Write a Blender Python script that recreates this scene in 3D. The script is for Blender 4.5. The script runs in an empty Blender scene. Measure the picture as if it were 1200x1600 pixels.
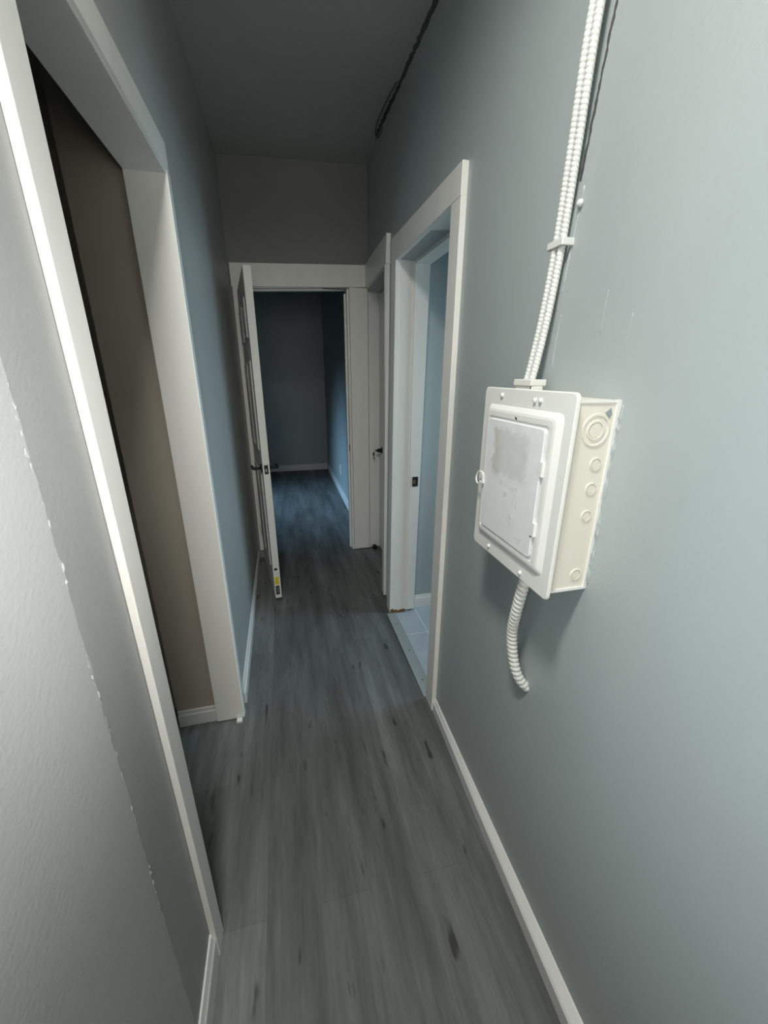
import bpy, bmesh, math, random
from mathutils import Vector, Matrix
random.seed(7)
S = bpy.context.scene
COL = S.collection
PI = math.pi

# ------------------------------------------------------------------ materials
def _n(nt, t, **kw):
    n = nt.nodes.new(t)
    for k, v in kw.items():
        setattr(n, k, v)
    return n

def new_mat(name):
    m = bpy.data.materials.new(name)
    m.use_nodes = True
    nt = m.node_tree
    b = nt.nodes['Principled BSDF']
    return m, nt, b

def coords(nt):
    return _n(nt, 'ShaderNodeTexCoord').outputs['Object']

def noise(nt, vec, scale, detail=4, rough=.55, scl=None):
    if scl:
        mp = _n(nt, 'ShaderNodeMapping')
        mp.inputs['Scale'].default_value = scl
        nt.links.new(vec, mp.inputs['Vector'])
        vec = mp.outputs['Vector']
    n = _n(nt, 'ShaderNodeTexNoise')
    n.inputs['Scale'].default_value = scale
    n.inputs['Detail'].default_value = detail
    n.inputs['Roughness'].default_value = rough
    nt.links.new(vec, n.inputs['Vector'])
    return n.outputs['Fac']

def ramp(nt, fac, stops):
    r = _n(nt, 'ShaderNodeValToRGB')
    e = r.color_ramp.elements
    while len(e) < len(stops):
        e.new(.5)
    for i, (p, c) in enumerate(stops):
        e[i].position = p
        e[i].color = (c[0], c[1], c[2], 1) if hasattr(c, '__len__') else (c, c, c, 1)
    nt.links.new(fac, r.inputs['Fac'])
    return r.outputs['Color']

def mix(nt, fac, a, b, mode='MIX'):
    m = _n(nt, 'ShaderNodeMix', data_type='RGBA', blend_type=mode)
    for sock, v in ((m.inputs[0], fac), (m.inputs[6], a), (m.inputs[7], b)):
        if isinstance(v, (int, float)):
            sock.default_value = v
        elif hasattr(v, '__len__') and not isinstance(v, bpy.types.NodeSocket):
            sock.default_value = (v[0], v[1], v[2], 1)
        else:
            nt.links.new(v, sock)
    return m.outputs[2]

def math_n(nt, op, a, b=0., c=None):
    m = _n(nt, 'ShaderNodeMath', operation=op)
    for i, v in enumerate((a, b) if c is None else (a, b, c)):
        if isinstance(v, (int, float)):
            m.inputs[i].default_value = v
        else:
            nt.links.new(v, m.inputs[i])
    return m.outputs[0]

def bump(nt, b, h, strength, dist):
    n = _n(nt, 'ShaderNodeBump')
    n.inputs['Strength'].default_value = strength
    n.inputs['Distance'].default_value = dist
    nt.links.new(h, n.inputs['Height'])
    nt.links.new(n.outputs['Normal'], b.inputs['Normal'])

def paint(name, col, rough=.5, var=.06, bscale=180, bdist=.0006, spec=.4, streak=None):
    m, nt, b = new_mat(name)
    v = coords(nt)
    f = noise(nt, v, 2.2, 5, .6, streak)
    lo = [c * (1 - var) for c in col]
    hi = [min(1, c * (1 + var)) for c in col]
    c = ramp(nt, f, [(.3, lo), (.7, hi)])
    nt.links.new(c, b.inputs['Base Color'])
    b.inputs['Roughness'].default_value = rough
    b.inputs['Specular IOR Level'].default_value = spec
    bump(nt, b, noise(nt, v, bscale, 3, .6), .5, bdist)
    return m

WALL_C = (.385, .43, .432)
M_wall = paint('wall_paint', WALL_C, .42, .05, 120, .0008, .45, (1, 1, .5))
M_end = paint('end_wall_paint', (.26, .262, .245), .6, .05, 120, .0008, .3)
M_ceil = paint('ceiling_paint', (.44, .455, .445), .7, .05, 90, .001, .3)
M_taupe = paint('room_wall_paint', (.43, .39, .32), .6, .04, 150, .0006)
M_trim = paint('trim_paint', (.86, .85, .81), .38, .03, 60, .0004, .45, (6, 6, .6))
M_base = paint('baseboard_paint', (.78, .78, .76), .35, .03, 60, .0003, .45)
M_door = paint('door_paint', (.76, .75, .71), .4, .03, 80, .0003, .4)
M_door_dirty = paint('primed_panel_paint', (.30, .28, .26), .6, .08, 80, .0003, .3)
M_black = paint('black_metal', (.010, .010, .011), .55, .1, 60, .0001, .5)
M_steel = paint('latch_metal', (.45, .42, .38), .3, .1, 60, .0001, .5)
M_steel.node_tree.nodes['Principled BSDF'].inputs['Metallic'].default_value = .9
M_wood = paint('raw_wood', (.17, .11, .06), .8, .2, 60, .0006, .2)
M_dark = paint('dark_gap', (.012, .012, .011), .9, .1, 60, .0001, .1)
M_yellow = paint('yellow_sticker', (.72, .55, .03), .5, .05, 60, .0001)
M_label = paint('black_label', (.025, .025, .024), .45, .15, 60, .0001)
M_white_plastic = paint('white_plastic', (.8, .8, .78), .3, .02, 60, .0001)
M_cream = paint('cream_enamel', (.76, .72, .63), .36, .04, 40, .0004, .45)
M_cover = paint('white_enamel', (.80, .80, .77), .3, .03, 40, .0004, .5)
M_cable = paint('painted_metal_sheath', (.70, .71, .68), .38, .04, 60, .0002, .5)
M_pencil = paint('pencil_grey', (.45, .45, .46), .6, .1, 200, .0001)
M_wire = paint('old_wire', (.10, .10, .10), .6, .1, 100, .0001)
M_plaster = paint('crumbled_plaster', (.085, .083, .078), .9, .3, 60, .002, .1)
M_thresh = paint('threshold_metal', (.30, .325, .335), .45, .08, 60, .0003, .5, (1, .2, 1))

# hall wall with a darker cut-in band brushed beside the left near doorway
def make_left_wall_mat():
    m, nt, b = new_mat('wall_paint_with_cut_in_band')
    v = coords(nt)
    sp = _n(nt, 'ShaderNodeSeparateXYZ')
    nt.links.new(v, sp.inputs[0])
    y, z = sp.outputs[1], sp.outputs[2]
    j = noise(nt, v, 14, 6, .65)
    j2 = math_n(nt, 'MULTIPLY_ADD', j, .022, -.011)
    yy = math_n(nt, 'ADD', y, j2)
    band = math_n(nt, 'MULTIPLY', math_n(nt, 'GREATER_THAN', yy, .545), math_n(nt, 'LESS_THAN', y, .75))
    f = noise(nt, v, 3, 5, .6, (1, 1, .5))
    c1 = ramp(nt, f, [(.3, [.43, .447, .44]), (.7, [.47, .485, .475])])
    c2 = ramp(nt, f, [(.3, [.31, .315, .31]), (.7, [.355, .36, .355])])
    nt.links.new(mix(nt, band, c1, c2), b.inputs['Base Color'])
    b.inputs['Roughness'].default_value = .45
    h = math_n(nt, 'ADD', math_n(nt, 'MULTIPLY', band, -1.2), noise(nt, v, 120, 3, .6))
    bump(nt, b, h, .6, .0009)
    return m
M_wall_left = make_left_wall_mat()

# grey wood-look vinyl planks running along the hall
def make_floor_mat():
    m, nt, b = new_mat('grey_vinyl_planks')
    v = coords(nt)
    sp = _n(nt, 'ShaderNodeSeparateXYZ'); nt.links.new(v, sp.inputs[0])
    cb = _n(nt, 'ShaderNodeCombineXYZ')
    nt.links.new(sp.outputs[1], cb.inputs[0]); nt.links.new(sp.outputs[0], cb.inputs[1])
    br = _n(nt, 'ShaderNodeTexBrick')
    br.offset = .37
    for k, val in (('Scale', 1.), ('Mortar Size', .0006), ('Brick Width', 1.21), ('Row Height', .154), ('Bias', 0.), ('Mortar Smooth', .2)):
        br.inputs[k].default_value = val
    br.inputs['Color1'].default_value = (.75, .75, .75, 1)
    br.inputs['Color2'].default_value = (1.15, 1.15, 1.15, 1)
    br.inputs['Mortar'].default_value = (.62, .62, .62, 1)
    nt.links.new(cb.outputs[0], br.inputs['Vector'])
    g1 = noise(nt, v, 1., 5, .6, (17, 1.5, 1))
    g2 = noise(nt, v, 1., 4, .6, (7, 1.1, 1))
    g3 = noise(nt, v, 1., 3, .6, (110, 9, 1))
    base = ramp(nt, g1, [(.25, (.100, .103, .099)), (.5, (.147, .154, .150)), (.78, (.205, .218, .216))])
    tone = ramp(nt, g2, [(.3, (.66, .655, .65)), (.7, (1.28, 1.30, 1.31))])
    fine = ramp(nt, g3, [(.3, .92), (.7, 1.07)])
    c = mix(nt, 1., base, tone, 'MULTIPLY')
    c = mix(nt, 1., c, fine, 'MULTIPLY')
    c = mix(nt, .8, c, br.outputs['Color'], 'MULTIPLY')
    k = noise(nt, v, 1., 2.5, .5, (24, 5.5, 1))
    knot = ramp(nt, k, [(.655, 0.), (.73, 1.)])
    c = mix(nt, math_n(nt, 'MULTIPLY', knot, .75), c, (.02, .019, .018))
    nt.links.new(c, b.inputs['Base Color'])
    b.inputs['Roughness'].default_value = .55
    b.inputs['Specular IOR Level'].default_value = .28
    bump(nt, b, g3, .25, .0006)
    return m
M_floor = make_floor_mat()

def make_tile_mat():
    m, nt, b = new_mat('pale_floor_tile')
    v = coords(nt)
    sp = _n(nt, 'ShaderNodeSeparateXYZ'); nt.links.new(v, sp.inputs[0])
    def line(s, off, size, w):
        t = math_n(nt, 'DIVIDE', math_n(nt, 'SUBTRACT', s, off - w / 2), size)
        return math_n(nt, 'LESS_THAN', math_n(nt, 'FRACT', t), w / size)
    gr = math_n(nt, 'MAXIMUM', line(sp.outputs[0], .765, .30, .004), line(sp.outputs[1], 1.945, .60, .004))
    f = noise(nt, v, 9, 5, .6)
    c = ramp(nt, f, [(.3, (.37, .42, .465)), (.7, (.43, .485, .53))])
    nt.links.new(mix(nt, gr, c, (.72, .74, .75)), b.inputs['Base Color'])
    b.inputs['Roughness'].default_value = .4
    bump(nt, b, gr, -.3, .001)
    return m
M_tile = make_tile_mat()

# breaker door: worn grey patch where an old sticker was peeled off
def make_worn_door_mat():
    m, nt, b = new_mat('worn_white_enamel')
    v = coords(nt)
    sp = _n(nt, 'ShaderNodeSeparateXYZ'); nt.links.new(v, sp.inputs[0])
    nz = math_n(nt, 'MULTIPLY_ADD', noise(nt, v, 45, 5, .7), .05, -.025)
    y = math_n(nt, 'ADD', sp.outputs[1], nz); z = math_n(nt, 'ADD', sp.outputs[2], nz)
    def soft(s, a, bb, w):
        mr = _n(nt, 'ShaderNodeMapRange', clamp=True)
        mr.inputs[1].default_value = a; mr.inputs[2].default_value = bb
        nt.links.new(s, mr.inputs[0]); return mr.outputs[0]
    box = math_n(nt, 'MULTIPLY', math_n(nt, 'MULTIPLY', soft(y, .696, .712, 0), soft(y, .848, .832, 0)),
                 math_n(nt, 'MULTIPLY', soft(z, 1.272, 1.292, 0), soft(z, 1.388, 1.376, 0)))
    edge = math_n(nt, 'MULTIPLY', box, soft(y, .80, .835, 0))
    f = noise(nt, v, 30, 5, .6)
    w = ramp(nt, f, [(.3, (.76, .77, .79)), (.7, (.82, .83, .84))])
    g = ramp(nt, f, [(.3, (.60, .605, .60)), (.7, (.69, .695, .68))])
    c = mix(nt, math_n(nt, 'MULTIPLY', box, .85), w, g)
    c = mix(nt, math_n(nt, 'MULTIPLY', edge, math_n(nt, 'MULTIPLY', noise(nt, v, 60, 4, .6), .8)), c, (.42, .38, .28))
    nt.links.new(c, b.inputs['Base Color'])
    b.inputs['Roughness'].default_value = .38
    return m
M_worn = make_worn_door_mat()

# ------------------------------------------------------------------ mesh helpers
def obj(name, bm, mat, parent=None, bevel=0., smooth=False, seg=2):
    me = bpy.data.meshes.new(name)
    bmesh.ops.recalc_face_normals(bm, faces=bm.faces[:])
    bm.to_mesh(me); bm.free()
    o = bpy.data.objects.new(name, me)
    COL.objects.link(o)
    if mat: me.materials.append(mat)
    if smooth:
        for p in me.polygons: p.use_smooth = True
    if bevel:
        md = o.modifiers.new('edge', 'BEVEL')
        md.width = bevel; md.segments = seg; md.limit_method = 'ANGLE'; md.angle_limit = math.radians(40)
        for p in me.polygons: p.use_smooth = True
        md.harden_normals = True
    if parent is not None:
        o.parent = parent
    return o

def empty(name, loc=(0, 0, 0)):
    o = bpy.data.objects.new(name, None)
    o.empty_display_size = .05
    o.location = loc
    COL.objects.link(o)
    return o

def tag(o, label, cat, group=None):
    o['label'] = label; o['category'] = cat
    if group: o['group'] = group
    return o

def struct(o, label=None):
    o['kind'] = 'structure'
    if label: o['label'] = label
    return o

def hexa(bm, p):
    """8 corners: 0-3 one face (loop), 4-7 the opposite one."""
    v = [bm.verts.new(q) for q in p]
    for f in ((0, 1, 2, 3), (7, 6, 5, 4), (0, 4, 5, 1), (1, 5, 6, 2), (2, 6, 7, 3), (3, 7, 4, 0)):
        bm.faces.new([v[i] for i in f])

def box(bm, x0, x1, y0, y1, z0, z1):
    hexa(bm, [(x0, y0, z0), (x1, y0, z0), (x1, y1, z0), (x0, y1, z0),
              (x0, y0, z1), (x1, y0, z1), (x1, y1, z1), (x0, y1, z1)])

def boxes(*bs):
    bm = bmesh.new()
    for b in bs: box(bm, *b)
    return bm

def lathe_tube(bm, pts, radii, n=12, cap=True):
    """tube through pts with a radius per ring (parallel-transported frame)."""
    P = [Vector(p) for p in pts]
    T = []
    for i in range(len(P)):
        a = P[max(0, i - 1)]; b = P[min(len(P) - 1, i + 1)]
        T.append((b - a).normalized())
    ref = Vector((1, 0, 0))
    if abs(T[0].dot(ref)) > .9: ref = Vector((0, 0, 1))
    u = (ref - T[0] * ref.dot(T[0])).normalized()
    rings = []
    for i in range(len(P)):
        u = (u - T[i] * u.dot(T[i])).normalized()
        w = T[i].cross(u)
        r = radii[i] if hasattr(radii, '__len__') else radii
        ring = []
        for k in range(n):
            a = 2 * PI * k / n
            rr = r(k / n) if callable(r) else r
            ring.append(bm.verts.new(P[i] + (u * math.cos(a) + w * math.sin(a)) * rr))
        rings.append(ring)
    for a, b in zip(rings, rings[1:]):
        for k in range(n):
            bm.faces.new((a[k], a[(k + 1) % n], b[(k + 1) % n], b[k]))
    if cap:
        bm.faces.new(rings[0][::-1]); bm.faces.new(rings[-1])

def spline(pts, step):
    """Catmull-Rom resampled at about `step` metres."""
    P = [Vector(p) for p in pts]
    P = [P[0] * 2 - P[1]] + P + [P[-1] * 2 - P[-2]]
    dense = []
    for i in range(1, len(P) - 2):
        for k in range(60):
            t = k / 60
            a, b, c, d = P[i - 1], P[i], P[i + 1], P[i + 2]
            dense.append(.5 * ((2 * b) + (c - a) * t + (2 * a - 5 * b + 4 * c - d) * t * t + (3 * b - a - 3 * c + d) * t ** 3))
    dense.append(P[-2])
    out = [dense[0]]; acc = 0.
    for a, b in zip(dense, dense[1:]):
        L = (b - a).length
        while acc + L >= step:
            t = (step - acc) / L
            a = a.lerp(b, t); L = (b - a).length; acc = 0.
            out.append(a)
        acc += L
    return out

def flex(bm, pts, r, pitch, depth, n=14, per=6):
    """spiral-wound flexible metal sheath"""
    Q = spline(pts, pitch / per)
    rad = []
    for i in range(len(Q)):
        ph = i / per
        rad.append(lambda s, ph=ph: r * (1 - depth + depth * abs(math.sin(PI * (ph + s))) ** .8))
    lathe_tube(bm, Q, rad, n)

def ring_y(bm, cx, cy, cz, r0, r1, h, n=28):
    """flat raised ring on a plane facing -Y"""
    prof = [(r0, 0), (r0 + .15 * (r1 - r0), h), (r1 - .15 * (r1 - r0), h), (r1, 0)]
    R = []
    for k in range(n):
        a = 2 * PI * k / n
        R.append([bm.verts.new((cx + math.cos(a) * r, cy - d, cz + math.sin(a) * r)) for r, d in prof])
    for k in range(n):
        a, b = R[k], R[(k + 1) % n]
        for i in range(4):
            j = (i + 1) % 4
            bm.faces.new((a[i], b[i], b[j], a[j]))

def disc(bm, c, axis, r, h, n=16, dome=True):
    """short cylinder with a domed end along axis ('x','-x','y','-y','z')"""
    d = {'x': Vector((1, 0, 0)), '-x': Vector((-1, 0, 0)), 'y': Vector((0, 1, 0)), '-y': Vector((0, -1, 0)), 'z': Vector((0, 0, 1))}[axis]
    c = Vector(c)
    pts = [c, c + d * h * .55, c + d * h * .9, c + d * h] if dome else [c, c + d * h]
    rad = [r, r, r * .75, r * .25] if dome else [r, r]
    lathe_tube(bm, pts, rad, n)

def interp(x, X, Y):
    if x <= X[0]: return Y[0]
    for i in range(len(X) - 1):
        if x <= X[i + 1]:
            t = (x - X[i]) / (X[i + 1] - X[i])
            return Y[i] * (1 - t) + Y[i + 1] * t
    return Y[-1]

# ------------------------------------------------------------------ the crooked right wall of the old hall
def xbase(y): return interp(y, [-2, .4, 1.4, 2.3, 3.27], [.53, .575, .594, .610, .675])
def xw(y, z):
    b = xbase(y)
    if z <= 2.15: return b + .01 * z / 2.15
    t = (z - 2.15) / .65
    return (b + .01) * (1 - t) + max(.66 if y > 1 else min(.66, b + .07), b + .01) * t

def wall_strip(bm, quad, o0, o1):
    """hexahedron on the right wall: quad = 4 (y,z) corners, o0..o1 = distance out of the wall face (towards the hall)"""
    hexa(bm, [(xw(y, z) - o0, y, z) for y, z in quad] + [(xw(y, z) - o1, y, z) for y, z in quad])

def rq(y0, y1, z0, z1): return [(y0, z0), (y1, z0), (y1, z1), (y0, z1)]

YB = -.35                                   # the hall's mouth, behind the camera
# floor
fl = struct(obj('floor', boxes((-2.6, .60, -2.6, 6.62, -.06, 0), (.60, 1.2, 2.30, 3.40, -.06, 0),
                               (.60, .80, 3.40, 6.62, -.06, 0), (.60, 2.2, -2.6, -.10, -.06, 0)), M_floor),
            'dark grey wood-look plank floor of the hall')
struct(obj('floor_bathroom', boxes((.60, 2.5, .2, 2.30, -.06, .001)), M_tile), 'pale grey tiled bathroom floor')

# right wall
def right_wall():
    bm = bmesh.new()
    ys = [-.1 + .1 * i for i in range(14)] + [1.25, 1.3, 1.43, 1.55, 1.7, 1.85, 2.0, 2.1, 2.20, 2.3, 2.44, 2.6, 2.8, 3.0, 3.2, 3.30]
    zs = [0, .3, .6, .9, 1.2, 1.5, 1.8, 2.03, 2.07, 2.15, 2.3, 2.45, 2.6, 2.8, 2.9]
    V = {}
    def v(i, j):
        if (i, j) not in V: V[i, j] = bm.verts.new((xw(ys[i], zs[j]), ys[i], zs[j]))
        return V[i, j]
    for i in range(len(ys) - 1):
        for j in range(len(zs) - 1):
            ym, zm = (ys[i] + ys[i + 1]) / 2, (zs[j] + zs[j + 1]) / 2
            if 1.43 < ym < 2.20 and zm < 2.03: continue
            if ym > 2.44 and zm < 2.07: continue
            bm.faces.new((v(i, j), v(i, j + 1), v(i + 1, j + 1), v(i + 1, j)))
    return bm
wr = obj('wall_right', right_wall(), M_wall)
# make the faces look into the hall, then give the wall its thickness
me = wr.data
if me.polygons[0].normal.x > 0: me.flip_normals()
sd = wr.modifiers.new('thick', 'SOLIDIFY'); sd.thickness = .11; sd.offset = -1
struct(wr, 'grey right wall of the hall carrying the breaker panel')

# left wall: near stretch, piece over the doorway, far stretch
LX = -.290
D1A, D1B, D1T = .738, 1.545, 2.06           # left doorway
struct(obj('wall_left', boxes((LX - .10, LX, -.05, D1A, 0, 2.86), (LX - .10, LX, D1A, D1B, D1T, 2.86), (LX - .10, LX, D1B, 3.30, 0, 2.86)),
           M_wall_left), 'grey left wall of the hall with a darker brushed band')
# end wall around the far doorway
EY = 3.27
EX0, EX1 = -.205, .522
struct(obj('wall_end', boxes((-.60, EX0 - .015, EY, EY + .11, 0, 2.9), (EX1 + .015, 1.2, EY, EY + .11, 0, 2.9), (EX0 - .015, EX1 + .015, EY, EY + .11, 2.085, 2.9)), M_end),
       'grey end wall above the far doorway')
# hall ceiling, slightly out of level
def ceil_bm():
    bm = bmesh.new()
    lo = [(-.40, -1.2, 2.775), (.80, -1.2, 2.765), (.80, 1.9, 2.785), (.80, 3.32, 2.845), (-.40, 3.32, 2.80), (-.40, 1.9, 2.785)]
    a = [bm.verts.new(p) for p in lo]; b = [bm.verts.new((p[0], p[1], p[2] + .08)) for p in lo]
    for f in ((0, 1, 2, 5), (5, 2, 3, 4)):
        bm.faces.new([a[i] for i in f]); bm.faces.new([b[i] for i in f][::-1])
    for i in range(6):
        j = (i + 1) % 6
        bm.faces.new((a[i], b[i], b[j], a[j]))
    return bm
struct(obj('ceiling', ceil_bm(), M_ceil), 'dark grey hall ceiling')

# room on the left, seen as a dark slit through the doorway
struct(obj('wall_side_room', boxes((-.555, LX - .10, 1.556, 1.66, 0, 2.86), (-2.0, -1.9, .2, 2.6, 0, 2.86), (-1.9, -.39, .2, .3, 0, 2.86), (-1.9, -.555, 2.5, 2.6, 0, 2.86), (-.655, -.555, 1.66, 2.5, 0, 2.86)), M_taupe),
       'taupe wall of the side room')
struct(obj('ceiling_side_room', boxes((-2.0, -.39, .2, 2.6, 2.62, 2.70)), M_ceil))
struct(obj('baseboard_side_room', boxes((-.553, LX - .10, 1.543, 1.556, 0, .062), (-.553, LX - .10, 1.548, 1.556, .062, .082)), M_base, bevel=.002),
       'white baseboard of the side room')

# bathroom
struct(obj('wall_bathroom', boxes((.735, 2.5, 2.236, 2.30, 0, 2.6), (2.42, 2.5, .2, 2.236, 0, 2.6), (.735, 2.42, .2, .28, 0, 2.6)), M_wall),
       'blue grey wall of the bathroom')
struct(obj('ceiling_bathroom', boxes((.72, 2.5, .2, 2.30, 2.6, 2.68)), M_ceil))
struct(obj('baseboard_bathroom', boxes((.735, 2.42, 2.222, 2.236, 0, .07), (.735, 2.42, 2.228, 2.236, .07, .088)), M_base, bevel=.002),
       'white baseboard of the bathroom')

# back room
struct(obj('wall_back_room', boxes((-2.6, .75, 6.51, 6.62, 0, 2.9), (.665, .75, 3.38, 6.51, 0, 2.9), (-2.6, -2.5, 3.38, 6.51, 0, 2.9), (-2.5, -.60, 3.27, 3.38, 0, 2.9)), M_wall),
       'blue grey walls of the back room')
struct(obj('ceiling_back_room', boxes((-2.6, .75, 3.38, 6.62, 2.82, 2.9)), M_ceil))
struct(obj('baseboard_back_room', boxes((-2.5, .651, 6.496, 6.51, 0, .10), (.651, .665, 3.40, 6.496, 0, .10)), M_base, bevel=.003),
       'white baseboard of the back room')

# ------------------------------------------------------------------ baseboards
def base_right():
    bm = bmesh.new()
    Y = [-.1, .05, .2, .4, .6, .87, 1.1, 1.366]
    def front(y): return interp(y, [-.4, .388, .87, 1.402], [.530, .548, .560, .581])
    secs = []
    for y in Y:
        f = front(y); w = xw(y, .05) + .004
        secs.append([bm.verts.new(p) for p in ((w, y, 0), (f, y, 0), (f, y, .048), (f + .005, y, .054), (w - .008, y, .066), (w, y, .069))])
    for a, b in zip(secs, secs[1:]):
        for i in range(6):
            j = (i + 1) % 6
            bm.faces.new((a[i], a[j], b[j], b[i]))
    bm.faces.new(secs[0]); bm.faces.new(secs[-1][::-1])
    return bm
struct(obj('baseboard_right', base_right(), M_base), 'white baseboard along the right wall')

def base_left(y0, y1, h=.072, t0=.014, t1=.014):
    bm = bmesh.new()
    secs = []
    for y, t in ((y0, t0), (y1, t1)):
        secs.append([bm.verts.new(p) for p in ((LX, y, 0), (LX + t, y, 0), (LX + t, y, h * .72), (LX + t * .7, y, h * .8), (LX + t * .35, y, h * .97), (LX, y, h))])
    a, b = secs
    for i in range(6):
        j = (i + 1) % 6
        bm.faces.new((a[i], a[j], b[j], b[i]))
    bm.faces.new(a); bm.faces.new(b[::-1])
    return bm
struct(obj('baseboard_left', base_left(1.622, 3.25, .075, .018, .009), M_base), 'white baseboard on the far left wall')
struct(obj('baseboard_left_near', base_left(-.05, .716, .108, .012, .012), M_base), 'white baseboard on the near left wall')

# ------------------------------------------------------------------ left doorway trim
CX = -.275
def trim1_bm():
    bm = boxes((LX, CX, .670, 1.565, 2.06, 2.135), (LX, CX, 1.535, 1.575, 0, 2.06))
    hexa(bm, [(LX, .714, 0), (CX, .714, 0), (CX, .772, 0), (LX, .772, 0), (LX, .672, 2.06), (CX, .672, 2.06), (CX, .744, 2.06), (LX, .744, 2.06)])
    return bm
t1 = struct(obj('trim_1', trim1_bm(), M_trim, bevel=.003),
            'white painted casing of the left doorway')
obj('jamb', boxes((-.392, CX - .003, 1.53, 1.556, .006, 2.055)), M_trim, t1, bevel=.002)
obj('jamb', boxes((-.392, LX - .004, .728, .745, .0, 2.055)), M_trim, t1, bevel=.002)
obj('head_jamb', boxes((-.392, CX - .003, .728, 1.556, 2.048, 2.07)), M_trim, t1, bevel=.002)

# ------------------------------------------------------------------ far doorway trim
bm = bmesh.new()
box(bm, -.272, EX0, EY - .018, EY, .075, 2.085)                              # left leg
hexa(bm, [(-.278, EY - .020, 2.062), (.662, EY - .020, 2.10), (.662, EY, 2.10), (-.278, EY, 2.062),
          (-.278, EY - .020, 2.205), (.662, EY - .020, 2.243), (.662, EY, 2.243), (-.278, EY, 2.205)])
box(bm, EX1 + .018, .678, EY - .018, EY, .004, 2.095)                        # right leg
t2 = struct(obj('trim_2', bm, M_trim, bevel=.002), 'white casing of the far doorway at the end of the hall')
bm = bmesh.new()
box(bm, EX1, EX1 + .016, EY - .006, EY + .112, 0, 2.085)
box(bm, EX0 - .016, EX0, EY - .006, EY + .112, 0, 2.065)
hexa(bm, [(EX0 - .016, EY - .006, 2.058), (EX1 + .016, EY - .006, 2.094), (EX1 + .016, EY + .112, 2.094), (EX0 - .016, EY + .112, 2.058),
          (EX0 - .016, EY - .006, 2.075), (EX1 + .016, EY - .006, 2.112), (EX1 + .016, EY + .112, 2.112), (EX0 - .016, EY + .112, 2.075)])
obj('jamb', bm, M_trim, t2)
bm = boxes((EX1 - .014, EX1, EY + .045, EY + .08, 0, 2.06), (EX0, EX0 + .014, EY + .045, EY + .08, 0, 2.06))
hexa(bm, [(EX0, EY + .045, 2.046), (EX1, EY + .045, 2.082), (EX1, EY + .08, 2.082), (EX0, EY + .08, 2.046), (EX0, EY + .045, 2.07), (EX1, EY + .045, 2.10), (EX1, EY + .08, 2.10), (EX0, EY + .08, 2.07)])
obj('door_stop', bm, M_trim, t2)
obj('strike_plate', boxes((EX1 - .002, EX1 + .001, EY + .006, EY + .03, .885, .94)), M_black, t2)

# ------------------------------------------------------------------ right near doorway trim (bathroom)
bm = bmesh.new()
wall_strip(bm, [(1.366, 0), (1.452, 0), (1.460, 2.022), (1.378, 2.022)], -.002, .020)
wall_strip(bm, [(1.378, 2.020), (2.275, 2.030), (2.275, 2.142), (1.378, 2.110)], -.002, .021)
wall_strip(bm, [(2.196, 0), (2.28, 0), (2.275, 2.032), (2.176, 2.032)], -.002, .020)
t3 = struct(obj('trim_3', bm, M_trim, bevel=.003), 'white casing of the near doorway beside the breaker panel')
def jamb3():
    bm = bmesh.new()
    # far jamb (faces the camera), near jamb and head jamb
    hexa(bm, [(.588, 2.196, .012), (.755, 2.196, .012), (.755, 2.236, .012), (.588, 2.236, .012), (.596, 2.178, 2.04), (.776, 2.178, 2.04), (.776, 2.236, 2.04), (.596, 2.236, 2.04)])
    box(bm, .600, .745, 1.415, 1.434, 0, 2.03)
    hexa(bm, [(.592, 1.43, 2.026), (.76, 1.43, 2.026), (.776, 2.2, 2.036), (.600, 2.2, 2.036), (.592, 1.43, 2.05), (.76, 1.43, 2.05), (.776, 2.2, 2.06), (.600, 2.2, 2.06)])
    return bm
obj('jamb', jamb3(), M_trim, t3, bevel=.002)
bm = bmesh.new()
hexa(bm, [(.700, 2.184, .018), (.752, 2.184, .018), (.752, 2.197, .018), (.700, 2.197, .018), (.694, 2.166, 2.03), (.774, 2.166, 2.03), (.774, 2.18, 2.03), (.694, 2.18, 2.03)])
hexa(bm, [(.694, 1.434, 2.008), (.762, 1.434, 2.008), (.774, 2.17, 2.016), (.694, 2.17, 2.016), (.694, 1.434, 2.03), (.762, 1.434, 2.03), (.774, 2.17, 2.04), (.694, 2.17, 2.04)])
obj('door_stop', bm, M_trim, t3, bevel=.002)
sp = obj('strike_plate', boxes((.713, .748, 2.171, 2.178, .868, .925)), M_black, t3, bevel=.002)
obj('latch_hole', boxes((.717, .731, 2.1695, 2.172, .884, .908)), M_wood, sp)
bm = bmesh.new()
for (x0, x1, y0, z1) in ((.592, .612, 2.19, .03), (.61, .635, 2.19, .022), (.633, .66, 2.187, .016), (.655, .69, 2.186, .020)):
    hexa(bm, [(x0, y0, .002), (x1, y0 - .002, .002), (x1, 2.22, .002), (x0, 2.22, .002), (x0, y0 + .003, z1 * .8), (x1, y0 + .002, z1), (x1, 2.22, z1), (x0, 2.22, z1)])
obj('bare_wood_end', bm, M_wood, t3)['label'] = 'rotted bare wood at the jamb foot'

th = tag(obj('threshold_strip', boxes((.566, .628, 1.452, 2.186, .0, .007)), M_thresh, bevel=.003),
         'grey metal threshold strip screwed down between hall planks and bathroom tiles', 'threshold')
for (x, y) in ((.598, 2.06), (.600, 1.80), (.598, 1.56)):
    bm = bmesh.new(); disc(bm, (x, y, .0065), 'z', .0042, .0016, 10); obj('screw', bm, M_black, th)

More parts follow.
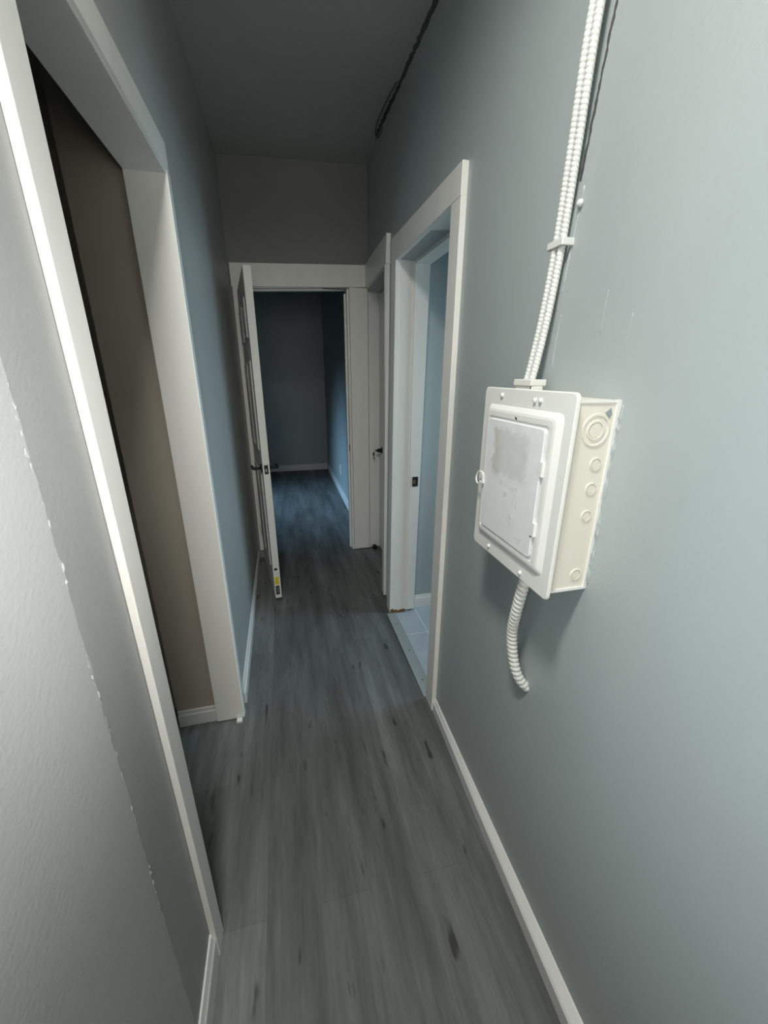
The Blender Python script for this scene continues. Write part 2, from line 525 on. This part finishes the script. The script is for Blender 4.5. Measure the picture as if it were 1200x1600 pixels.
# ------------------------------------------------------------------ right far doorway trim and its closed door
bm = bmesh.new()
wall_strip(bm, [(2.408, 0.01), (2.482, 0.01), (2.482, 2.075), (2.412, 2.075)], -.002, .019)
wall_strip(bm, [(2.405, 2.064), (3.250, 2.098), (3.250, 2.248), (2.405, 2.206)], -.002, .024)
t4 = struct(obj('trim_4', bm, M_trim, bevel=.002), 'white casing of the far right doorway')
bm = boxes((.682, .86, EY - .014, EY, .006, 2.10), (.605, .80, 2.43, 2.45, 0, 2.07))
hexa(bm, [(.618, 2.44, 2.066), (.80, 2.44, 2.066), (.80, 3.262, 2.092), (.674, 3.262, 2.092), (.618, 2.44, 2.09), (.80, 2.44, 2.09), (.80, 3.262, 2.116), (.674, 3.262, 2.116)])
obj('jamb', bm, M_trim, t4, bevel=.002)

d2 = struct(obj('door_2', boxes((.766, .803, 2.452, EY - .016, .012, 2.064)), M_door, bevel=.002), 'closed white door recessed in the far right doorway')
bm = bmesh.new()
disc(bm, (.766, 3.16, .905), '-x', .026, .010, 18)
disc(bm, (.757, 3.16, .905), '-x', .016, .034, 16)
obj('lock', bm, M_black, d2, smooth=True)
def key_bm():
    bm = bmesh.new()
    box(bm, .713, .724, 3.1585, 3.1615, .900, .910)              # key in the cylinder
    lathe_tube(bm, [(.713 - .010 * math.cos(a), 3.16, .905 + .010 * math.sin(a) - .003) for a in [2 * PI * i / 16 for i in range(17)]], .0014, 6)
    box(bm, .690, .704, 3.157, 3.160, .868, .890)                # head of the hanging key
    box(bm, .694, .700, 3.157, 3.160, .838, .870)
    lathe_tube(bm, [(.708, 3.16, .900), (.702, 3.159, .893), (.697, 3.158, .888)], .0014, 6)
    return bm
tag(obj('key_ring', key_bm(), M_black), 'dark keys hanging from the lock of the recessed far right door', 'keys')
tag(obj('door_wedge', boxes((.70, .735, 3.205, 3.245, 0, .035)), M_black, bevel=.004), 'small dark block on the floor at the foot of the far right doorway', 'wedge')

# ------------------------------------------------------------------ open door leaf at the far doorway (door_1)
LEAF_L, LEAF_T = .738, .043
ang = math.atan2(.100, .73)
def leaf_bm():
    # local: origin at the hinge corner; -Y runs towards the tip; +X is the face seen from the hall's right
    bm = bmesh.new()
    box(bm, -LEAF_T, 0, -LEAF_L, 0, .012, 2.035)
    for sx in (-LEAF_T, 0):
        s = -1 if sx < 0 else 1
        for (a, b) in ((.10, .335), (.405, .64)):
            for (z0, z1) in ((.22, .88), (1.02, 1.56), (1.68, 1.90)):
                def P(y, z, d): return (sx + s * d, -y, z)
                prof = [(0, 0), (.008, .007), (.018, .007), (.028, .0)]
                loops = []
                for (ins, d) in prof:
                    loops.append([bm.verts.new(P(*q, d)) for q in ((a + ins, z0 + ins), (b - ins, z0 + ins), (b - ins, z1 - ins), (a + ins, z1 - ins))])
                for l0, l1 in zip(loops, loops[1:]):
                    for i in range(4):
                        j = (i + 1) % 4
                        bm.faces.new((l0[i], l0[j], l1[j], l1[i]))
                pr = [(.038, .0), (.055, .006)]
                l0 = [bm.verts.new(P(*q, .0005)) for q in ((a + .038, z0 + .038), (b - .038, z0 + .038), (b - .038, z1 - .038), (a + .038, z1 - .038))]
                l1 = [bm.verts.new(P(*q, .006)) for q in ((a + .055, z0 + .055), (b - .055, z0 + .055), (b - .055, z1 - .055), (a + .055, z1 - .055))]
                for i in range(4):
                    j = (i + 1) % 4
                    bm.faces.new((l0[i], l0[j], l1[j], l1[i]))
                bm.faces.new(l1)
    return bm
d1 = struct(obj('door_1', leaf_bm(), M_door, bevel=.0015), 'white six-panel door standing open along the left wall')
d1.location = (EX0 + .004, EY - .022, 0)
d1.rotation_euler = (math.radians(-1.6), 0, ang)
d1.location.z = -.004
# the leaf sags towards its latch side
def knob_side(s):
    x = 0 if s > 0 else -LEAF_T
    bm = bmesh.new()
    disc(bm, (x, -.678, .915), 'x' if s > 0 else '-x', .027, .010, 20)
    y0 = -.678
    lathe_tube(bm, [(x + s * .006, y0, .915), (x + s * .030, y0, .915), (x + s * .046, y0, .915), (x + s * .054, y0 + .010, .915)], [.010, .009, .010, .010], 12)
    lathe_tube(bm, [(x + s * .050, y0 - .006, .915), (x + s * .055, y0 + .03, .917), (x + s * .056, y0 + .07, .917), (x + s * .052, y0 + .105, .912)], [.010, .0095, .009, .007], 12)
    return bm
for s in (1, -1):
    obj('lever_handle', knob_side(s), M_black, d1, smooth=True)
lp = obj('latch_plate', boxes((-.034, -.010, -LEAF_L - .0015, -LEAF_L + .002, .885, .942)), M_black, d1)
obj('latch_bolt', boxes((-.030, -.018, -LEAF_L - .009, -LEAF_L, .899, .920)), M_steel, lp, bevel=.002)
st = obj('edge_label', boxes((-.037, -.011, -LEAF_L - .0008, -LEAF_L + .002, .115, .172)), M_yellow, d1); st['label'] = 'yellow sticker on the door edge'
st = obj('edge_label', boxes((-.037, -.011, -LEAF_L - .0008, -LEAF_L + .002, .040, .106)), M_label, d1); st['label'] = 'black and grey label on the door edge'
bm = bmesh.new()
lathe_tube(bm, [(-.030 + .007 * math.cos(a), -LEAF_L - .0012, .074 + .019 * math.sin(a)) for a in [2 * PI * i / 20 for i in range(21)]], .0010, 5)
lathe_tube(bm, [(-.017, -LEAF_L - .0012, .050), (-.017, -LEAF_L - .0012, .098)], .0009, 5)
obj('print', bm, M_pencil, st)
st = obj('edge_label', boxes((-.034, -.015, -LEAF_L - .0008, -LEAF_L + .002, .222, .238)), M_label, d1); st['label'] = 'small black sticker above the yellow one'
for z in (.22, 1.02, 1.62):
    bm = boxes((-LEAF_T - .002, -LEAF_T + .001, -.075, -.002, z, z + .10))
    lathe_tube(bm, [(-LEAF_T - .006, .002, z - .002), (-LEAF_T - .006, .002, z + .102)], .0065, 10)
    obj('hinge', bm, M_door, d1)

tag(obj('wood_shim', boxes((-.308, -.284, 1.505, 1.527, 0, .012)), M_trim, bevel=.002), 'small white wood chip on the floor at the foot of the left doorway', 'wood chip')

# outlet in the back room
ou = tag(obj('wall_outlet', boxes((.658, .665, 4.93, 5.01, .27, .40)), M_white_plastic, bevel=.003), 'white outlet cover low on the right wall of the back room', 'outlet')
for z in (.305, .355):
    obj('socket', boxes((.6565, .659, 4.952, 4.988, z, z + .03)), M_base, ou, bevel=.002)

# ------------------------------------------------------------------ breaker panel
PX = .487                                   # front of the box
YN, YF = .612, .905                         # near and far side of the box
ZB, ZT = 1.080, 1.457
panel = tag(empty('breaker_panel', (.585, .76, 1.07)), 'white painted steel breaker panel mounted on the right hall wall', 'electrical panel')
P0 = Vector((.585, .76, 1.07))
def ppart(name, bm, mat, parent=None, bevel=0., smooth=False, seg=2):
    o = obj(name, bm, mat, panel if parent is None else parent, bevel, smooth, seg)
    if parent is None:
        o.matrix_parent_inverse = Matrix.Translation(-P0)
    return o
bx = ppart('enclosure', boxes((PX, .592, YN, YF, ZB, ZT)), M_cream, bevel=.002)
bx['label'] = 'cream coloured steel box behind the cover'
# sheet lips on the box's near side
bm = boxes((PX, .590, YN - .002, YN + .002, ZT - .004, ZT + .001), (PX, .588, YN - .0025, YN + .002, ZB - .002, ZB + .004), (.578, .590, YN - .004, YN + .002, ZB, ZT))
ppart('folded_lip', bm, M_cover, bx)
for (x, z, r, big) in ((.543, 1.405, .0185, 1), (.556, 1.343, .0125, 0), (.5555, 1.295, .0120, 0), (.556, 1.241, .0115, 0), (.556, 1.114, .0125, 0)):
    bm = bmesh.new()
    ring_y(bm, x, YN, z, r * .76, r, .0022)
    if big: ring_y(bm, x + .001, YN, z, r * 1.35, r * 1.62, .0018, 32)
    disc(bm, (x, YN - .0002, z), '-y', r * .70, .0012, 24, dome=False)
    ppart('knockout', bm, M_cream, bx, smooth=False)
bm = bmesh.new()
hexa(bm, [(.558, YN - .0015, 1.436), (.568, YN - .0015, 1.426), (.572, YN - .0015, 1.432), (.568, YN - .0015, 1.444), (.558, YN + .001, 1.436), (.568, YN + .001, 1.426), (.572, YN + .001, 1.432), (.568, YN + .001, 1.444)])
ppart('paint_chip', bm, M_thresh, bx)
for z in (1.362, 1.152):
    bm = boxes((.502, .514, YN - .0014, YN, z, z + .003)); ppart('dimple', bm, M_cream, bx)
# cover with rounded corners, a raised rim and the small door
def rrect(y0, y1, z0, z1, r, n=6):
    pts = []
    for (cy, cz, a0) in ((y1 - r, z1 - r, 0), (y0 + r, z1 - r, PI / 2), (y0 + r, z0 + r, PI), (y1 - r, z0 + r, 1.5 * PI)):
        for k in range(n + 1):
            a = a0 + PI / 2 * k / n
            pts.append((cy + r * math.cos(a), cz + r * math.sin(a)))
    return pts
def plate(loops):
    """loops: list of (x, (y0,y1,z0,z1,r)); lofts and caps both ends"""
    bm = bmesh.new()
    R = [[bm.verts.new((x, y, z)) for (y, z) in rrect(*q)] for x, q in loops]
    n = len(R[0])
    for a, b in zip(R, R[1:]):
        for k in range(n):
            bm.faces.new((a[k], a[(k + 1) % n], b[(k + 1) % n], b[k]))
    bm.faces.new(R[0]); bm.faces.new(R[-1][::-1])
    return bm
c0, c1, cz0, cz1 = .597, .924, 1.068, 1.471
cov = plate([(PX + .004, (c0, c1, cz0, cz1, .012)), (PX - .001, (c0, c1, cz0, cz1, .012)), (PX - .0025, (c0 + .002, c1 - .002, cz0 + .002, cz1 - .002, .011)),
             (PX - .0025, (.622, .901, 1.108, 1.434, .014)), (PX - .010, (.634, .891, 1.118, 1.424, .012)), (PX - .0112, (.640, .886, 1.123, 1.419, .010)),
             (PX - .0112, (.650, .880, 1.131, 1.409, .008)), (PX - .0085, (.651, .879, 1.132, 1.408, .008))])
ppart('cover', cov, M_cover, smooth=False)
dr = plate([(PX - .006, (.657, .876, 1.136, 1.403, .010)), (PX - .0120, (.657, .876, 1.136, 1.403, .010)), (PX - .0135, (.659, .874, 1.138, 1.401, .009))])
door = ppart('door', dr, M_worn); door['label'] = 'small breaker door with a worn grey patch and pencil scribbles'
bm = bmesh.new()
cy, cz = .896, 1.253
lathe_tube(bm, [(PX - .016 - .004 * math.sin(a / 2), cy - .002 + .0155 * math.cos(a), cz + .0155 * math.sin(a)) for a in [PI + .40 + (2 * PI - .8) * i / 26 for i in range(27)]], .0021, 8)
box(bm, PX - .018, PX - .0125, .873, .879, cz - .010, cz + .010)
ppart('ring_pull', bm, M_cover, door, smooth=False)
for z in (1.312, 1.188):
    bm = boxes((PX - .0165, PX - .009, .6475, .6575, z, z + .030)); ppart('hinge', bm, M_cover, door, bevel=.0015)
bm = bmesh.new(); disc(bm, (PX - .012, .660, 1.186), '-x', .0022, .003, 8); ppart('rivet', bm, M_dark, door)
for (y, z) in ((.843, 1.455), (.716, 1.451), (.698, 1.452), (.838, 1.087), (.694, 1.084)):
    bm = bmesh.new(); disc(bm, (PX - .002, y, z), '-x', .0050, .0055, 14); ppart('screw', bm, M_cover, smooth=True)
bm = bmesh.new(); hexa(bm, [(PX - .0114, .760, 1.408), (PX - .0114, .768, 1.4115), (PX - .0114, .768, 1.4155), (PX - .0114, .7615, 1.4125), (PX - .011, .760, 1.408), (PX - .011, .768, 1.4115), (PX - .011, .768, 1.4155), (PX - .011, .7615, 1.4125)])
ppart('paint_chip', bm, M_dark)
# faint pencil scribbles on the door (hand strokes); u runs to the reader's right (towards -Y)
def strokes(bm, lines, y, z, s):
    for ln in lines:
        pts = [(PX - .0136, y - u * s, z + v * s) for (u, v) in ln]
        lathe_tube(bm, pts, .00042, 4)
G = {'#': [[(.2, 0), (.35, 1)], [(.55, 0), (.7, 1)], [(0, .3), (.85, .35)], [(.05, .65), (.9, .7)]],
     'W': [[(0, 1), (.2, 0), (.45, .7), (.65, 0), (.9, 1)]], 'a': [[(.6, .5), (.3, .6), (.05, .3), (.25, 0), (.55, .15), (.6, .5), (.68, 0)]],
     's': [[(.55, .6), (.2, .6), (.15, .38), (.5, .25), (.5, .02), (.1, .05)]], 'e': [[(.1, .3), (.6, .35), (.45, .6), (.15, .5), (.1, .15), (.35, 0), (.6, .1)]],
     'm': [[(.05, 0), (.08, .6)], [(.08, .5), (.3, .6), (.34, 0)], [(.34, .5), (.58, .6), (.62, 0)]],
     '1': [[(.2, 1), (.15, 0)]], '9': [[(.5, .75), (.25, 1), (.1, .7), (.35, .55), (.55, .9), (.45, 0)]], 'N': [[(.05, 0), (.1, 1), (.55, .05), (.6, 1)]], 'T': [[(0, 1), (.7, 1)], [(.36, 1), (.33, 0)]]}
def word(bm, w, y, z, s):
    for ch in w:
        strokes(bm, G[ch], y, z, s); y -= s * (1.0 if ch == 'W' else .82)
for wd, wy, wz, wsz in (('#Wasem', .800, 1.259, .015), ('#', .778, 1.236, .014), ('11', .742, 1.222, .018), ('9', .750, 1.180, .022), ('NT', .712, 1.148, .015)):
    bm = bmesh.new(); word(bm, wd, wy, wz, wsz)
    ppart('pencil_writing', bm, M_pencil, door)
# double cable connector on top of the panel
bm = boxes((.538, .566, .826, .882, ZT - .002, ZT + .018))
box(bm, .534, .573, .814, .886, ZT + .018, ZT + .032)
box(bm, .538, .566, .814, .819, ZT - .002, ZT + .018)
ppart('cable_connector', bm, M_cable, bevel=.003)
bm = bmesh.new(); disc(bm, (.548, .886, ZT + .025), 'y', .007, .010, 12); ppart('clamp_screw', bm, M_cable, smooth=True)

# ------------------------------------------------------------------ cables
def cable(yo, xo, label):
    pts = []
    for (y, z) in ((.858, 1.478), (.852, 1.52), (.845, 1.62), (.836, 1.75), (.822, 1.90), (.806, 2.06), (.797, 2.20), (.788, 2.40), (.780, 2.60), (.776, 2.765)):
        xo2 = interp(z, [1.47, 1.60, 1.75, 1.86, 2.05, 2.5], [.036, .022, .016, .018, .026, .020])
        pts.append((xw(y, z) - xo2 + xo, y + yo, z))
    bm = bmesh.new(); flex(bm, pts, .0078, .0080, .14, 16, 8)
    o = obj('armoured_cable', bm, M_cable, smooth=True)
    return tag(o, label, 'cable', 'armoured cables above the breaker panel')
cable(.0105, 0., 'left armoured cable of the white pair climbing from the breaker panel')
cable(-.0085, .001, 'right armoured cable of the white pair, nearer the torn plaster strip')
bm = bmesh.new()
x0 = xw(.84, 1.752)
box(bm, x0 - .027, x0 - .022, .812, .862, 1.744, 1.758)
box(bm, x0 - .026, x0 + .002, .857, .863, 1.744, 1.758); box(bm, x0 - .026, x0 + .002, .811, .817, 1.744, 1.758)
box(bm, x0 - .006, x0 + .002, .860, .876, 1.745, 1.757)
tag(obj('cable_strap', bm, M_cable, bevel=.002), 'small painted strap holding the two armoured cables to the wall', 'strap')
bm = bmesh.new(); disc(bm, (xw(.81, 1.80) - .0005, .803, 1.812), '-x', .007, .009, 10)
tag(obj('wall_nail', bm, M_cable, smooth=True), 'painted nail head in the wall just right of the cables', 'nail')

bm = bmesh.new()
pts = [(.522, .722, 1.0795), (.520, .726, 1.03), (.524, .745, .95), (.535, .768, .87), (.545, .768, .80), (.556, .757, .745), (.575, .748, .71), (.600, .744, .69)]
flex(bm, pts, .0138, .0137, .22, 24, 12)
tag(obj('flexible_conduit', bm, M_cable, smooth=True), 'white flexible metal conduit curving from the panel underside into the wall', 'conduit')

# ------------------------------------------------------------------ scars in the paint of the two walls
def ridge(pts, r0, r1, off=0.):
    bm = bmesh.new()
    Q = spline([(xw(y, z) - off, y, z) for (y, z) in pts], .006)
    lathe_tube(bm, Q, [r0 + (r1 - r0) * random.random() for _ in Q], 6)
    return bm
def scar(pts, w0, w1):
    bm = bmesh.new()
    P = spline([(0, y, z) for (y, z) in pts], .008)
    prev = None
    for q in P:
        wa = w0 + (w1 - w0) * random.random(); wb = w0 + (w1 - w0) * random.random()
        c = [bm.verts.new((xw(q.y + dy, q.z) - d, q.y + dy, q.z)) for dy, d in ((wa, .0012), (-wb, .0012), (-wb, -.002), (wa, -.002))]
        if prev:
            for k in range(4): bm.faces.new((prev[k], prev[(k + 1) % 4], c[(k + 1) % 4], c[k]))
        else: bm.faces.new(c[::-1])
        prev = c
    bm.faces.new(prev)
    return bm
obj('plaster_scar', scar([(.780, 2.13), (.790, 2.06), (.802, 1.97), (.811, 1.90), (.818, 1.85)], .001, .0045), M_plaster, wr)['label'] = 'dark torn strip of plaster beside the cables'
for pts, r0, r1 in (([(.802, 1.84), (.812, 1.78), (.820, 1.72), (.826, 1.66)], .001, .0032), ([(.818, 1.62), (.826, 1.56), (.826, 1.51)], .0005, .002),
                    ([(.622, 1.60), (.626, 1.54)], .0004, .0014), ([(.69, 1.645), (.692, 1.60), (.692, 1.57)], .0004, .0012), ([(.604, 1.45), (.606, 1.30), (.604, 1.18), (.605, 1.09)], .0008, .0045)):
    obj('paint_run', ridge(pts, r0, r1), M_wall, wr, smooth=True)
bm = bmesh.new()
Q = spline([(LX, .545, 1.53), (LX, .542, 1.40), (LX, .548, 1.28), (LX, .541, 1.12), (LX, .546, 1.0), (LX, .544, .86), (LX, .546, .72), (LX, .543, .55)], .006)
lathe_tube(bm, [(q.x - .0011, q.y + .005 * (random.random() - .5), q.z) for q in Q], [.0006 + .0028 * random.random() ** 3 for _ in Q], 6)
obj('paint_run', bm, M_wall_left, bpy.data.objects['wall_left'], smooth=True)

# ------------------------------------------------------------------ crumbled corner and loose wire at the ceiling
bm = bmesh.new()
prev = None
for i in range(41):
    y = 1.80 + i * (2.86 - 1.80) / 40
    z = 2.785 + max(0, (y - 1.9)) * .042
    x = xw(y, z - .02)
    w = .006 + .009 * abs(math.sin(i * 1.7)) * (1 if i < 18 or i > 26 else .4)
    d = .006 + .010 * abs(math.sin(i * 2.3 + 1))
    ring = [bm.verts.new(p) for p in ((x - w, y, z - .001), (x - w * .3, y, z - d), (x + .006, y, z - d - .004), (x + .006, y, z + .004))]
    if prev:
        for k in range(4):
            bm.faces.new((prev[k], prev[(k + 1) % 4], ring[(k + 1) % 4], ring[k]))
    else: bm.faces.new(ring)
    prev = ring
bm.faces.new(prev[::-1])
struct(obj('trim_5', bm, M_plaster), 'dark crumbled gap where right wall meets ceiling')
bm = bmesh.new()
lathe_tube(bm, spline([(.640, 2.36, 2.800), (.628, 2.45, 2.795), (.622, 2.58, 2.795), (.622, 2.70, 2.795), (.630, 2.77, 2.785), (.648, 2.79, 2.778), (.658, 2.74, 2.785), (.662, 2.70, 2.80)], .01), .0035, 7)
tag(obj('loose_wire', bm, M_wire, smooth=True), 'loose grey wire looping out of the cracked ceiling corner', 'wire')

# ------------------------------------------------------------------ light
def area(name, loc, target, sx, sy, power, col, spread=180):
    l = bpy.data.lights.new(name, 'AREA'); l.shape = 'RECTANGLE'; l.size = sx; l.size_y = sy
    l.energy = power; l.color = col; l.spread = math.radians(spread)
    o = bpy.data.objects.new(name, l); COL.objects.link(o)
    o.location = loc
    d = Vector(target) - Vector(loc)
    o.rotation_euler = d.to_track_quat('-Z', 'Y').to_euler()
    return o
area('hall_lamp_light', (-.165, .20, 2.72), (.0, .70, .0), .22, .22, 19.5, (1, .985, .93), 150)
area('room_window_light', (.10, -1.75, 1.50), (.15, 3.0, 1.30), 1.3, .9, 5.8, (1, .965, .89), 90)
area('left_window_light', (-1.15, -.85, 1.95), (.58, .75, 1.75), .8, .8, 1.2, (.86, .98, 1.0), 62)
area('left_low_window_light', (-.9, -.45, 1.3), (.58, .55, 1.2), .6, .5, 2.1, (.88, .99, 1.0), 60)
area('right_fill_light', (.95, -.6, 1.85), (-.29, .47, 1.45), .5, .35, 2.15, (1.0, .985, .95), 35)  # added narrow fill to brighten the near left wall; no window stands here
area('bathroom_window_light', (2.35, 1.72, 1.85), (.6, 1.85, .45), .6, .6, 6.3, (.58, .84, 1.0), 120)
area('bathroom_low_window_light', (2.35, 1.75, 1.4), (-.29, 1.95, 1.0), .6, .6, 3.6, (.60, .86, 1.0), 90)
area('back_room_window_light', (-2.3, 4.75, 1.9), (.3, 4.65, .0), .9, .9, 9.5, (.40, .70, 1.0), 50)

w = bpy.data.worlds.new('world'); S.world = w; w.use_nodes = True
w.node_tree.nodes['Background'].inputs[0].default_value = (.55, .62, .68, 1)
w.node_tree.nodes['Background'].inputs[1].default_value = .008

# ------------------------------------------------------------------ camera
cam = bpy.data.cameras.new('camera'); cam.sensor_fit = 'HORIZONTAL'; cam.sensor_width = 36; cam.lens = 622 / 1200 * 36
cam.clip_start = .02
co = bpy.data.objects.new('camera', cam); COL.objects.link(co)
Y = Vector((437 - 600, 583 - 800, 622)).normalized()
Zd = Vector((595 - 600, 2620 - 800, 622)); Zd = (Zd - Y * Zd.dot(Y)).normalized(); Z = -Zd
X = Y.cross(Z)
# rows X,Y,Z give world axes in camera (right, down, forward) coordinates
m = Matrix(((X[0], -X[1], -X[2], 0.), (Y[0], -Y[1], -Y[2], 0.), (Z[0], -Z[1], -Z[2], 1.5), (0, 0, 0, 1)))
co.matrix_world = m
S.camera = co

S.view_settings.view_transform = 'Standard'
S.view_settings.look = 'None'
S.view_settings.exposure = .07
S.view_settings.gamma = 1
S.view_settings.use_curve_mapping = False
